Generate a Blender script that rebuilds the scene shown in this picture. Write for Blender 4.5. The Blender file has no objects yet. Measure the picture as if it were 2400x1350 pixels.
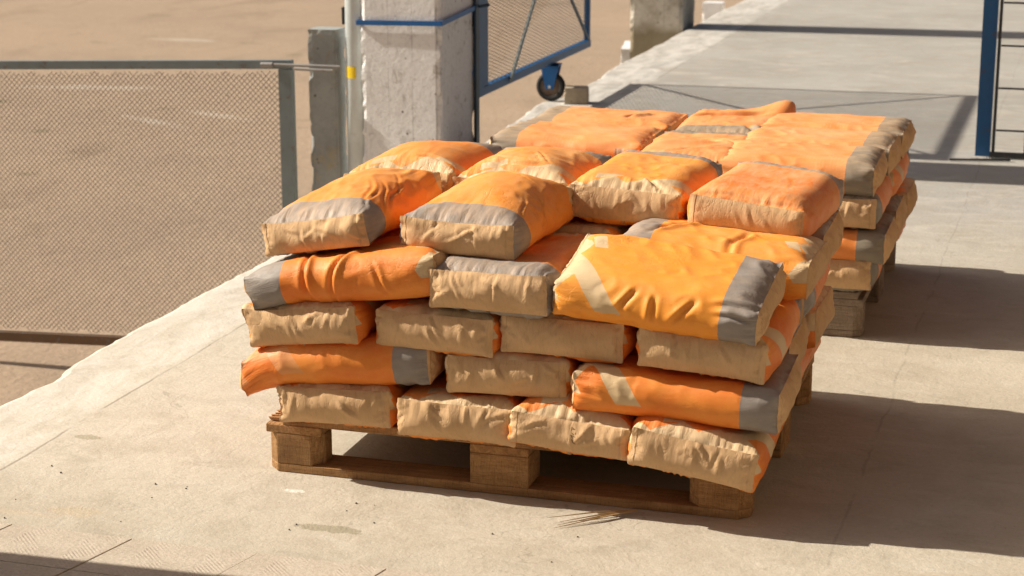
import bpy, math, random
import numpy as np
from mathutils import Vector, Matrix
S = bpy.context.scene
rad = math.radians
# ------------------------------------------------------------------ camera
cam = bpy.data.cameras.new('camera'); cam_ob = bpy.data.objects.new('camera', cam)
S.collection.objects.link(cam_ob); S.camera = cam_ob
yaw, pitch, roll = 0.2972653307680034, 0.246614537241738, 0.00081526
cam_ob.location = (1.88942, -4.10207, 1.59002)
cam_ob.rotation_euler = (Matrix.Rotation(yaw, 3, 'Z') @ Matrix.Rotation(math.pi/2 - pitch, 3, 'X') @ Matrix.Rotation(-roll, 3, 'Z')).to_euler()
cam.sensor_width = 36; cam.lens = 4485.2546/2400*36
cam.clip_start = .1; cam.clip_end = 500
cam.dof.use_dof = True; cam.dof.focus_distance = 4.75; cam.dof.aperture_fstop = 6.5
# ------------------------------------------------------------------ light
SUN_EL = 37.0; SUN_AZ = 2.6        # azimuth: degrees from -X towards -Y
w = bpy.data.worlds.new('World'); S.world = w; w.use_nodes = True
nt = w.node_tree; bg = nt.nodes['Background']
sky = nt.nodes.new('ShaderNodeTexSky'); sky.sky_type = 'NISHITA'; sky.sun_disc = False
sky.sun_elevation = rad(SUN_EL); sky.sun_rotation = rad(270 - SUN_AZ); sky.air_density = .7; sky.dust_density = 6.0; sky.ozone_density = 0
nt.links.new(sky.outputs[0], bg.inputs[0]); bg.inputs[1].default_value = .05
sl = bpy.data.lights.new('sun', 'SUN'); sl.energy = 5.0; sl.angle = rad(.6); sl.color = (1, .92, .79)
so = bpy.data.objects.new('sun', sl); S.collection.objects.link(so)
sd = Vector((-math.cos(rad(SUN_AZ))*math.cos(rad(SUN_EL)), -math.sin(rad(SUN_AZ))*math.cos(rad(SUN_EL)), math.sin(rad(SUN_EL))))
so.rotation_euler = sd.to_track_quat('Z', 'Y').to_euler(); so.location = sd*20
S.view_settings.view_transform = 'Standard'; S.view_settings.look = 'None'
S.view_settings.exposure = .44; S.view_settings.gamma = 1; S.view_settings.use_curve_mapping = False

# ------------------------------------------------------------------ node helper
class NT:
    def __init__(s, name, rough=.9, spec=.25):
        s.m = bpy.data.materials.new(name); s.m.use_nodes = True; s.t = s.m.node_tree
        s.b = s.t.nodes['Principled BSDF']; s.b.inputs['Roughness'].default_value = rough
        s.b.inputs['Specular IOR Level'].default_value = spec
        s.tc = s.t.nodes.new('ShaderNodeTexCoord')
    def n(s, typ, **k):
        x = s.t.nodes.new(typ)
        for a, v in k.items(): setattr(x, a, v)
        return x
    def link(s, a, b): s.t.links.new(a, b)
    def put(s, sock, v):
        if hasattr(v, 'links') or isinstance(v, bpy.types.NodeSocket): s.link(v, sock)
        elif isinstance(v, (tuple, list)) and len(v) == 3 and sock.type == 'RGBA': sock.default_value = (*v, 1)
        else: sock.default_value = v
    def math(s, op, a, b=None, c=None, clamp=False):
        x = s.n('ShaderNodeMath', operation=op, use_clamp=clamp)
        s.put(x.inputs[0], a)
        if b is not None: s.put(x.inputs[1], b)
        if c is not None: s.put(x.inputs[2], c)
        return x.outputs[0]
    def mix(s, f, a, b, mode='MIX'):
        x = s.n('ShaderNodeMix', data_type='RGBA', blend_type=mode)
        s.put(x.inputs[0], f); s.put(x.inputs[6], a); s.put(x.inputs[7], b); return x.outputs[2]
    def scale(s, vec, sc, loc=(0, 0, 0), rot=(0, 0, 0)):
        x = s.n('ShaderNodeMapping'); s.put(x.inputs[0], vec); x.inputs[1].default_value = loc
        x.inputs[2].default_value = rot; x.inputs[3].default_value = sc; return x.outputs[0]
    def noise(s, vec, sc, det=4, rough=.55, dist=0, col=False):
        x = s.n('ShaderNodeTexNoise'); s.put(x.inputs['Vector'], vec); x.inputs['Scale'].default_value = sc
        x.inputs['Detail'].default_value = det; x.inputs['Roughness'].default_value = rough; x.inputs['Distortion'].default_value = dist
        return x.outputs['Color' if col else 'Fac']
    def vor(s, vec, sc, feat='F1', rnd=1):
        x = s.n('ShaderNodeTexVoronoi', feature=feat); s.put(x.inputs['Vector'], vec); x.inputs['Scale'].default_value = sc
        x.inputs['Randomness'].default_value = rnd; return x.outputs[0]
    def ramp(s, f, lo, hi, a=0., b=1.):
        x = s.n('ShaderNodeMapRange'); s.put(x.inputs[0], f); x.inputs[1].default_value = lo; x.inputs[2].default_value = hi
        x.inputs[3].default_value = a; x.inputs[4].default_value = b; return x.outputs[0]
    def sep(s, v):
        x = s.n('ShaderNodeSeparateXYZ'); s.put(x.inputs[0], v); return x.outputs
    def comb(s, a, b, c):
        x = s.n('ShaderNodeCombineXYZ'); s.put(x.inputs[0], a); s.put(x.inputs[1], b); s.put(x.inputs[2], c); return x.outputs[0]
    def attr(s, name, typ='GEOMETRY', out='Fac'):
        x = s.n('ShaderNodeAttribute', attribute_type=typ, attribute_name=name); return x.outputs[out]
    def bump(s, h, dist, strength=1, prev=None):
        x = s.n('ShaderNodeBump'); s.put(x.inputs['Height'], h); x.inputs['Distance'].default_value = dist
        s.put(x.inputs['Strength'], strength)
        if prev is not None: s.link(prev, x.inputs['Normal'])
        return x.outputs[0]
    def done(s, color, normal=None, rough=None):
        s.put(s.b.inputs['Base Color'], color)
        if normal is not None: s.link(normal, s.b.inputs['Normal'])
        if rough is not None: s.put(s.b.inputs['Roughness'], rough)
        return s.m

# ------------------------------------------------------------------ object helpers
def prop(o, label=None, cat=None, group=None, kind=None):
    if label: o['label'] = label
    if cat: o['category'] = cat
    if group: o['group'] = group
    if kind: o['kind'] = kind
    return o
def empty(name, loc, rz=0, **k):
    o = bpy.data.objects.new(name, None); S.collection.objects.link(o); o.location = loc; o.rotation_euler = (0, 0, rz)
    o.empty_display_size = .1
    return prop(o, **k)
def mesh(name, V, F, mat, smooth=False):
    me = bpy.data.meshes.new(name); me.from_pydata([tuple(v) for v in V], [], [tuple(f) for f in F])
    for m in (mat if isinstance(mat, (list, tuple)) else [mat]): me.materials.append(m)
    if smooth: me.polygons.foreach_set('use_smooth', [True]*len(me.polygons))
    me.update(); return me
def obj(name, me, parent=None, loc=(0, 0, 0), rot=(0, 0, 0), **k):
    o = bpy.data.objects.new(name, me); S.collection.objects.link(o); o.parent = parent; o.location = loc; o.rotation_euler = rot
    return prop(o, **k)
class MB:
    def __init__(s): s.V = []; s.F = []
    def add(s, V, F):
        n = len(s.V); s.V += [tuple(v) for v in V]; s.F += [tuple(i+n for i in f) for f in F]; return s
    def box(s, a, b, c=0.0):
        x0, y0, z0 = a; x1, y1, z1 = b
        if c <= 0:
            V = [(x, y, z) for z in (z0, z1) for y in (y0, y1) for x in (x0, x1)]
            return s.add(V, [(0, 2, 3, 1), (4, 5, 7, 6), (0, 1, 5, 4), (2, 6, 7, 3), (0, 4, 6, 2), (1, 3, 7, 5)])
        # chamfered vertical corners + small top/bottom chamfer
        P = [(x0+c, y0), (x1-c, y0), (x1, y0+c), (x1, y1-c), (x1-c, y1), (x0+c, y1), (x0, y1-c), (x0, y0+c)]
        return s.prism(P, z0, z1)
    def prism(s, P, z0, z1):
        n = len(P); V = [(x, y, z0) for x, y in P]+[(x, y, z1) for x, y in P]
        F = [tuple(range(n-1, -1, -1)), tuple(range(n, 2*n))]+[(i, (i+1) % n, n+(i+1) % n, n+i) for i in range(n)]
        return s.add(V, F)
    def tube(s, p, q, r, n=8, r2=None):
        p, q = Vector(p), Vector(q); d = (q-p).normalized(); a = d.orthogonal().normalized(); b = d.cross(a); r2 = r if r2 is None else r2
        V = []
        for c, rr in ((p, r), (q, r2)):
            for i in range(n):
                t = 2*math.pi*i/n+math.pi/n; V.append(c+a*math.cos(t)*rr+b*math.sin(t)*rr)
        return s.add(V, [tuple(range(n-1, -1, -1)), tuple(range(n, 2*n))]+[(i, (i+1) % n, n+(i+1) % n, n+i) for i in range(n)])
    def bar(s, p, q, wd, th, up=(0, 0, 1)):
        p, q = Vector(p), Vector(q); d = (q-p).normalized(); u = Vector(up); sd_ = d.cross(u).normalized(); u = sd_.cross(d)
        V = [c+sd_*(wd/2*i)+u*(th/2*j) for c in (p, q) for i, j in ((-1, -1), (1, -1), (1, 1), (-1, 1))]
        return s.add(V, [(3, 2, 1, 0), (4, 5, 6, 7), (0, 1, 5, 4), (1, 2, 6, 5), (2, 3, 7, 6), (3, 0, 4, 7)])
    def me(s, name, mat, smooth=False): return mesh(name, s.V, s.F, mat, smooth)
def bevel(o, wdt=.003, seg=1):
    m = o.modifiers.new('bevel', 'BEVEL'); m.width = wdt; m.segments = seg; m.limit_method = 'ANGLE'; m.angle_limit = rad(40); return o
# numpy value noise
_rng = np.random.default_rng(5); _tab = _rng.random(4096)*2-1
def vnoise(P, seed=0):
    P = np.asarray(P, float); I = np.floor(P).astype(np.int64); f = P-I; f = f*f*(3-2*f); r = 0
    D = P.shape[1]
    for c in range(2**D):
        h = np.full(len(P), seed*7919, dtype=np.int64); wgt = np.ones(len(P))
        for d in range(D):
            b = c >> d & 1; h = h*31+(I[:, d]+b)*(73856093, 19349663, 83492791)[d]
            wgt = wgt*(f[:, d] if b else 1-f[:, d])
        h ^= h >> 13; h = (h*1103515245) ^ (h >> 7)
        r = r+wgt*_tab[h & 4095]
    return r

# ------------------------------------------------------------------ materials
def concrete(name, slab=True):
    t = NT(name, .88, .2); v = t.tc.outputs['Object']
    big = t.noise(v, 1.1, 5, .6); mid = t.noise(v, 5, 6, .65, .4); fine = t.noise(v, 90, 4, .7); streak = t.noise(t.scale(v, (1.6, 3.4, 1), rot=(0, 0, .2)), 2.0, 6, .65, 1.5)
    x0, y0_, z0_ = t.sep(v)
    c = t.mix(t.ramp(big, .35, .65), (.43, .38, .30), (.51, .46, .375))
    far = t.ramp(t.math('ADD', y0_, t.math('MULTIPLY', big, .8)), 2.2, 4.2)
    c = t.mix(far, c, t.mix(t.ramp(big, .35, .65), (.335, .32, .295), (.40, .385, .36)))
    left = t.math('MULTIPLY', t.ramp(t.math('ADD', x0, t.math('MULTIPLY', mid, .5)), .75, -.25), t.ramp(y0_, -.45, -.1))
    c = t.mix(t.math('MULTIPLY', left, t.ramp(far, 0, 1, .75, 0)), c, (.58, .535, .45))
    c = t.mix(t.ramp(mid, .48, .80, 0, .7), c, (.35, .30, .23))
    c = t.mix(t.ramp(streak, .50, .70, 0, .42), c, (.58, .54, .47))
    st2 = t.noise(t.scale(v, (1.2, 2.6, 1), loc=(3, 1, 0), rot=(0, 0, .12)), 3.0, 7, .75, .8)
    c = t.mix(t.ramp(st2, .54, .74, 0, .38), c, (.27, .235, .185))
    blot = t.noise(v, 2.1, 7, .72, .5); c = t.mix(t.ramp(blot, .58, .74, 0, .28), c, (.25, .21, .15))
    c = t.mix(t.ramp(fine, .35, .75, 0, .30), c, (.27, .225, .165))
    pits = t.ramp(t.vor(v, 34), .055, .02); keep = t.ramp(t.noise(v, 7, 2), .52, .60)
    pitm = t.math('MULTIPLY', pits, keep)
    c = t.mix(pitm, c, (.10, .08, .06))
    # wandering hairline cracks
    wv = t.math('ABSOLUTE', t.math('SUBTRACT', t.noise(v, 1.3, 5, .62, .3), .5))
    crk = t.math('MULTIPLY', t.ramp(wv, .0035, .0012), t.ramp(t.noise(v, 1.7, 2), .53, .6))
    c = t.mix(t.math('MULTIPLY', crk, .25), c, (.14, .11, .08))
    x, y, z = t.sep(v)
    # old whitewash worn along the open edge, and the line where it stops
    wob = t.math('MULTIPLY', t.math('SUBTRACT', t.noise(v, 2.6, 5, .6), .5), .16)
    xe = t.math('ADD', x, wob)
    ws = t.math('MULTIPLY', t.ramp(xe, -.61, -.68), t.ramp(t.noise(t.scale(v, (3, 1, 1)), 3.2, 6, .68, .6), .36, .62))
    c = t.mix(t.math('MULTIPLY', ws, .50), c, (.76, .73, .68))
    gl = t.math('MULTIPLY', t.ramp(t.math('ABSOLUTE', t.math('ADD', t.math('ADD', x, t.math('MULTIPLY', wob, .25)), .632)), .006, .001), t.ramp(t.noise(v, 4, 3), .40, .52))
    c = t.mix(t.math('MULTIPLY', gl, .6), c, (.17, .13, .09))
    jl = t.math('MULTIPLY', t.ramp(t.math('ABSOLUTE', t.math('ADD', t.math('ADD', x, t.math('MULTIPLY', wob, .35)), -1.41)), .005, .0015), t.ramp(t.noise(v, 5, 3), .42, .50))
    c = t.mix(t.math('MULTIPLY', jl, .22), c, (.15, .12, .09))
    # chipped patches where the topping is gone
    for (px, py, rx, ry, col) in ((-.30, -.395, .085, .033, (.40, .33, .235)), (.31, -.325, .095, .022, (.21, .185, .12)), (-.55, .10, .05, .02, (.24, .21, .14)), (-.42, -.44, .12, .018, (.42, .35, .26)), (.128, -.118, .03, .012, (.66, .63, .58))):
        q = t.math('ADD', t.math('POWER', t.math('DIVIDE', t.math('SUBTRACT', x, px), rx), 2), t.math('POWER', t.math('DIVIDE', t.math('SUBTRACT', y, py), ry), 2))
        q = t.math('ADD', q, t.math('ADD', t.math('MULTIPLY', t.math('SUBTRACT', t.noise(v, 14, 5, .75), .5), 5.5), .25))
        gm = t.ramp(q, 1.10, .80)
        c = t.mix(t.math('MULTIPLY', gm, .62), c, t.mix(t.ramp(t.noise(v, 160, 2), .4, .6), col, tuple(k*1.35 for k in col)))
    n = t.bump(mid, .012, .5); n = t.bump(fine, .0022, .7, n); n = t.bump(t.noise(v, 28, 4, .7), .004, .55, n); n = t.bump(t.math('MAXIMUM', pitm, crk), .004, -.8, n)
    n = t.bump(t.math('MAXIMUM', t.math('MULTIPLY', gl, 1.), 0.), .004, -.7, n)
    return t.done(c, n)
M = {}
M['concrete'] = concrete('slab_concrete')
t = NT('tile_concrete', .88, .2); v = t.tc.outputs['Generated']; vo = t.tc.outputs['Object']; gx, gy, gz = t.sep(vo)
c = t.mix(t.ramp(t.noise(vo, 9, 5, .65), .35, .7), (.56, .49, .40), (.47, .40, .32))
c = t.mix(t.ramp(t.noise(vo, 120, 3), .35, .7, 0, .35), c, (.24, .20, .15))
rep = t.math('GREATER_THAN', t.math('FRACT', t.math('MULTIPLY', gx, 6.6)), .5)
rib = t.math('SINE', t.math('MULTIPLY', t.math('ADD', t.math('MULTIPLY', gx, t.ramp(rep, 0, 1, -1, 1)), gy), 560))
ribm = t.math('MULTIPLY', rib, t.ramp(t.noise(vo, 14, 3), .42, .6))
M['tile'] = t.done(c, t.bump(ribm, .0005, .6, t.bump(t.noise(vo, 60, 5, .7), .004, .6)))
t = NT('yard_dirt', .95, .1); v = t.tc.outputs['Object']
c = t.mix(t.ramp(t.noise(v, .45, 5, .6, .6), .35, .68), (.40, .30, .215), (.345, .26, .19))
c = t.mix(t.ramp(t.noise(t.scale(v, (1, .28, 1), rot=(0, 0, .5)), 1.3, 5, .6, .9), .55, .75, 0, .8), c, (.235, .175, .12))
c = t.mix(t.ramp(t.noise(v, 3.2, 5, .65), .5, .75, 0, .7), c, (.43, .33, .235))
c = t.mix(t.ramp(t.noise(v, 26, 4, .75), .4, .7, 0, .5), c, (.26, .195, .14))
c = t.mix(t.ramp(t.vor(v, 30), .16, .08, 0, .45), c, (.50, .42, .33))
c = t.mix(t.math('MULTIPLY', t.ramp(t.noise(v, 2.2, 6, .7), .62, .68), .5), c, (.17, .15, .085))
for (px, py, rx, ry, a) in ((-7.9, 13.3, .75, .16, .2), (-5.9, 12.0, .45, .1, -.4), (-6.3, 11.5, .5, .1, -.5), (-8.9, 17.3, .5, .16, 0)):
    q = t.scale(v, (1, 1, 1), loc=(0, 0, 0)); sx, sy, sz = t.sep(v); ca, sa = math.cos(a), math.sin(a)
    dx = t.math('SUBTRACT', sx, px); dy = t.math('SUBTRACT', sy, py)
    u_ = t.math('DIVIDE', t.math('ADD', t.math('MULTIPLY', dx, ca), t.math('MULTIPLY', dy, sa)), rx)
    v_ = t.math('DIVIDE', t.math('SUBTRACT', t.math('MULTIPLY', dy, ca), t.math('MULTIPLY', dx, sa)), ry)
    r_ = t.math('ADD', t.math('ADD', t.math('POWER', u_, 2), t.math('POWER', v_, 2)), t.math('MULTIPLY', t.math('SUBTRACT', t.noise(v, 4, 5, .7), .5), 3.5))
    c = t.mix(t.ramp(r_, 1.2, .2, 0, .32), c, (.60, .55, .47))
M['yard'] = t.done(c, t.bump(t.noise(v, 18, 6, .7), .02, .8))
def paint(name, col, rough=.45, rust=.35, rustcol=(.10, .05, .03)):
    t = NT(name, rough, .4); v = t.tc.outputs['Object']
    c = t.mix(t.ramp(t.noise(v, 9, 5, .6), .4, .75, 0, .5), col, tuple(k*.6 for k in col))
    c = t.mix(t.math('MULTIPLY', t.ramp(t.noise(v, 22, 6, .7, .5), .58, .66), rust), c, rustcol)
    return t.done(c, t.bump(t.noise(v, 90, 3), .001, .4))
M['blue'] = paint('blue_paint', (.018, .095, .235), rust=.55)
M['navy'] = paint('dark_blue_paint', (.03, .06, .10), rust=.4)
M['greypaint'] = paint('grey_blue_paint', (.17, .205, .215), .6, .6, (.12, .075, .045))
M['wire'] = paint('rusty_wire', (.20, .175, .155), .6, .4)
M['meshgrey'] = paint('galvanised_mesh', (.27, .26, .25), .5, .4, (.13, .09, .06))
M['gatewire'] = paint('dark_gate_wire', (.10, .10, .10), .5, .4, (.10, .07, .05))
M['black'] = paint('black_steel', (.03, .032, .035), .5, .4)
M['galv'] = paint('galvanised_pipe', (.58, .64, .65), .35, .2, (.3, .3, .28))
M['yellow'] = paint('yellow_sticker', (.85, .60, .02), .5, 0)
M['white'] = paint('white_wrap', (.80, .79, .78), .6, 0)
M['rubber'] = paint('tyre_rubber', (.022, .022, .024), .8, 0)
M['rim'] = paint('rusty_rim', (.16, .12, .09), .7, .8)
M['straw'] = paint('dry_straw', (.42, .27, .12), .8, .3, (.25, .15, .06))
M['gravel'] = paint('tan_gravel', (.36, .29, .22), .9, .3, (.2, .16, .12))
M['stone'] = paint('pebble_stone', (.09, .075, .055), .9, 0)
M['bluestrap'] = paint('blue_strap', (.015, .12, .36), .4, .2)
def wood(name, base, dark):
    t = NT(name, .85, .15); v = t.tc.outputs['Object']
    rnd = t.n('ShaderNodeObjectInfo').outputs['Random']
    vv = t.n('ShaderNodeVectorMath', operation='ADD'); t.link(v, vv.inputs[0]); t.link(t.comb(t.math('MULTIPLY', rnd, 30), t.math('MULTIPLY', rnd, 17), rnd), vv.inputs[1]); v2 = vv.outputs[0]
    g = t.noise(t.scale(v2, (1.2, 14, 14)), 6, 6, .65, .8); g2 = t.noise(t.scale(v2, (4, 60, 60)), 6, 4, .7); saw = t.noise(t.scale(v2, (120, 6, 10)), 4, 3, .6)
    c = t.mix(t.ramp(g, .35, .65), base, dark)
    c = t.mix(t.ramp(t.noise(v2, 7, 5, .6), .5, .72, 0, .7), c, tuple(k*.55 for k in dark))
    c = t.mix(t.ramp(g2, .55, .7, 0, .5), c, tuple(k*.4 for k in dark))
    c = t.mix(t.ramp(rnd, 0, 1, 0, .35), c, tuple(k*.6 for k in base))
    n = t.bump(g2, .004, .9); n = t.bump(saw, .003, .9, n); n = t.bump(g, .006, .6, n)
    c = t.mix(t.ramp(saw, .50, .66, 0, .35), c, tuple(k*.35 for k in dark))
    return t.done(c, n)
M['wood'] = wood('pallet_wood', (.60, .35, .155), (.36, .185, .075))
M['woodgrey'] = wood('weathered_pallet_wood', (.42, .33, .25), (.28, .21, .155))
def pillar_mat(name, base, paintcol, amt, dirt=0.):
    t = NT(name, .9, .15); v = t.tc.outputs['Object']; x, y, z = t.sep(v)
    c = t.mix(t.ramp(t.noise(v, 5, 6, .65), .35, .7), base, tuple(k*.72 for k in base))
    c = t.mix(t.math('MULTIPLY', t.ramp(t.noise(v, 3.4, 6, .7, .3), .62-.3*amt, .66-.3*amt+.1), .9), c, paintcol)
    c = t.mix(t.ramp(t.noise(t.scale(v, (3, 3, 1.2)), 5, 6, .75), .56, .74, 0, .40), c, tuple(k*.6 for k in base))
    c = t.mix(t.ramp(t.noise(v, 45, 4, .7), .5, .7, 0, .3), c, tuple(k*.55 for k in base))
    fl = t.math('ABSOLUTE', t.math('SUBTRACT', t.math('FRACT', t.math('MULTIPLY', x, 8.3)), .5))
    c = t.mix(t.math('MULTIPLY', t.ramp(fl, .03, .01), t.ramp(t.noise(v, 6, 3), .4, .6, 0, .45)), c, tuple(k*.45 for k in base))
    pit = t.math('MULTIPLY', t.ramp(t.vor(v, 21), .17, .08), t.ramp(t.noise(v, 7, 2), .50, .56))
    c = t.mix(t.ramp(t.noise(v, 11, 6, .75, .4), .57, .66, 0, .55), c, (.27, .23, .18))
    c = t.mix(t.math('MULTIPLY', pit, .85), c, (.05, .035, .03))
    if dirt:
        c = t.mix(t.math('MULTIPLY', t.ramp(t.math('ADD', z, t.math('MULTIPLY', t.noise(v, 6, 4), .15)), dirt+.07, dirt-.02), .85), c, (.20, .165, .10))
    n = t.bump(t.noise(v, 30, 6, .7), .006, .7); n = t.bump(pit, .008, -.8, n)
    return t.done(c, n)
M['pillar'] = pillar_mat('whitewashed_concrete', (.55, .545, .53), (.78, .785, .785), 1.2, 0)
M['pillar2'] = pillar_mat('dirty_concrete', (.42, .385, .315), (.55, .53, .46), .7, .05)
M['post'] = pillar_mat('blotched_concrete', (.33, .355, .355), (.36, .31, .19), .30, 0)  # blue-grey concrete with random tan blotches
M['paver'] = pillar_mat('paver_concrete', (.50, .42, .31), (.55, .46, .34), .4, 0)

# printed paper of the sacks.  'rest': u along the length, s round the girth, k height
def sack_print():
    t = NT('printed_sack_paper', .55, .45)
    r = t.attr('rest', out='Vector'); u, s, k = t.sep(r)
    tone = t.attr('tone', 'OBJECT'); dust = t.attr('dust', 'OBJECT'); logo = t.attr('logo', 'OBJECT'); sh = t.attr('shift', 'OBJECT'); yel = t.attr('yellow_mix', 'OBJECT')
    vs = t.n('ShaderNodeVectorMath', operation='ADD'); t.link(r, vs.inputs[0]); t.link(t.comb(sh, t.math('MULTIPLY', sh, .7), 0), vs.inputs[1]); v = vs.outputs[0]
    n1 = t.noise(v, 7, 5, .6); n2 = t.noise(v, 30, 5, .65); n3 = t.noise(t.scale(v, (1.3, 4, 4)), 14, 5, .7, .5)
    front = t.mix(t.ramp(n1, .38, .62), (.76, .185, .016), (.82, .27, .032)); front = t.mix(yel, front, (.90, .355, .028))  # per-sack mix of the orange towards yellow
    rear = t.mix(t.ramp(n1, .38, .62), (.80, .255, .05), (.82, .31, .085))
    orange = t.mix(tone, front, rear)
    orange = t.mix(t.ramp(n2, .52, .75, 0, .35), orange, (.62, .16, .015))
    gray = t.mix(tone, (.27, .238, .212), (.225, .20, .155)); gray = t.mix(t.ramp(n2, .4, .7, 0, .4), gray, (.19, .165, .148))
    kraft = t.mix(t.ramp(n1, .35, .65), (.61, .40, .21), (.54, .34, .165))
    kraftw = t.mix(t.ramp(n1, .35, .65), (.66, .49, .29), (.60, .43, .235))
    wob = t.math('MULTIPLY', t.math('SUBTRACT', n2, .5), .005)
    gm = t.ramp(t.math('ADD', u, wob), .1495, .1505)
    as_ = t.math('ABSOLUTE', s); du = t.math('ADD', t.math('ADD', u, .235), wob)
    A = t.ramp(t.math('ABSOLUTE', t.math('ADD', du, t.math('MULTIPLY', t.math('ADD', s, .012), .72))), .0300, .0290)
    A = t.math('MULTIPLY', A, t.math('MULTIPLY', t.ramp(s, -.200, -.199), t.ramp(s, .035, .034)))
    B = t.math('MULTIPLY', t.ramp(t.math('ABSOLUTE', t.math('SUBTRACT', du, t.math('SUBTRACT', .075, t.math('MULTIPLY', s, .35)))), .0165, .0155), t.ramp(t.math('ABSOLUTE', t.math('SUBTRACT', s, .052)), .030, .029))
    C_ = t.math('SUBTRACT', du, t.math('MULTIPLY', t.math('ABSOLUTE', t.math('SUBTRACT', t.math('FRACT', t.math('MULTIPLY', t.math('ADD', s, 1.03), 7.5)), .5)), .085))
    C_ = t.math('MULTIPLY', t.ramp(C_, .0045, .0035), t.ramp(as_, .19, .188))
    lm = t.math('MULTIPLY', t.math('MAXIMUM', t.math('MAXIMUM', A, B), C_), logo)
    c = t.mix(lm, orange, kraftw); c = t.mix(gm, c, gray)
    # rubbed print: fine rows of lost text on the girth of the orange field
    row = t.math('GREATER_THAN', t.math('FRACT', t.math('MULTIPLY', u, 95)), .55)
    txt = t.math('MULTIPLY', t.math('MULTIPLY', row, t.ramp(t.noise(t.scale(v, (95, 420, 1)), 1, 1), .52, .58)), t.ramp(t.noise(v, 8, 2), .50, .58))
    c = t.mix(t.math('MULTIPLY', t.math('MULTIPLY', t.math('MULTIPLY', txt, tone), t.math('SUBTRACT', 1., gm)), .30), c, (.85, .55, .35))
    code = t.attr('code', 'OBJECT'); inr = t.math('MULTIPLY', t.ramp(t.math('ABSOLUTE', t.math('ADD', u, .170)), .0145, .014), t.ramp(t.math('ABSOLUTE', t.math('SUBTRACT', s, .172)), .0145, .014))
    bars = t.math('GREATER_THAN', t.noise(t.comb(t.math('MULTIPLY', u, 330), 0, 0), 1, 2), .5)
    c = t.mix(t.math('MULTIPLY', inr, code), c, t.mix(bars, (.60, .42, .28), (.20, .12, .08)))
    # cement dust
    dn = t.math('MULTIPLY', t.math('ADD', t.math('MULTIPLY', dust, .9), .06), t.ramp(t.math('ADD', t.math('MULTIPLY', n3, .6), t.math('MULTIPLY', n1, .4)), .36, .62)); top = t.ramp(as_, .17, .10, .30, 1)
    c = t.mix(t.math('MULTIPLY', dn, top), c, t.mix(.45, (.82, .50, .27), kraft))
    sp = t.math('MULTIPLY', t.ramp(t.vor(v, 70), .10, .04), t.ramp(t.noise(v, 12, 2), .55, .62))
    c = t.mix(t.math('MULTIPLY', sp, .5), c, (.16, .09, .05))
    edge = t.ramp(t.math('ABSOLUTE', u), .13, .23)
    cr = t.noise(t.scale(v, (12, 55, 30)), 1, 4, .6, .6)
    cr2 = t.noise(t.scale(v, (45, 22, 22)), 1, 5, .65, 1.4)
    cz = t.math('ABSOLUTE', t.math('SUBTRACT', t.noise(t.scale(v, (1, 1.5, 1.5), rot=(0, 0, .5)), 9, 3, .5, 1.6), .5)); cz = t.ramp(cz, 0, .022)
    cz2 = t.math('ABSOLUTE', t.math('SUBTRACT', t.noise(t.scale(v, (2.2, 1, 1), rot=(0, 0, -.4)), 17, 3, .55, 1.2), .5)); cz2 = t.ramp(cz2, 0, .03)
    n = t.bump(t.math('ADD', cz, t.math('MULTIPLY', cz2, .6)), .0012, t.ramp(t.noise(v, 5, 2), .45, .65, .0, .55)); n = t.bump(cr, .0045, t.ramp(edge, 0, 1, .10, .8), n); n = t.bump(cr2, .0020, .22, n)
    return t.done(c, n, t.ramp(n2, .3, .7, .48, .68))
M['sack'] = sack_print()
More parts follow.
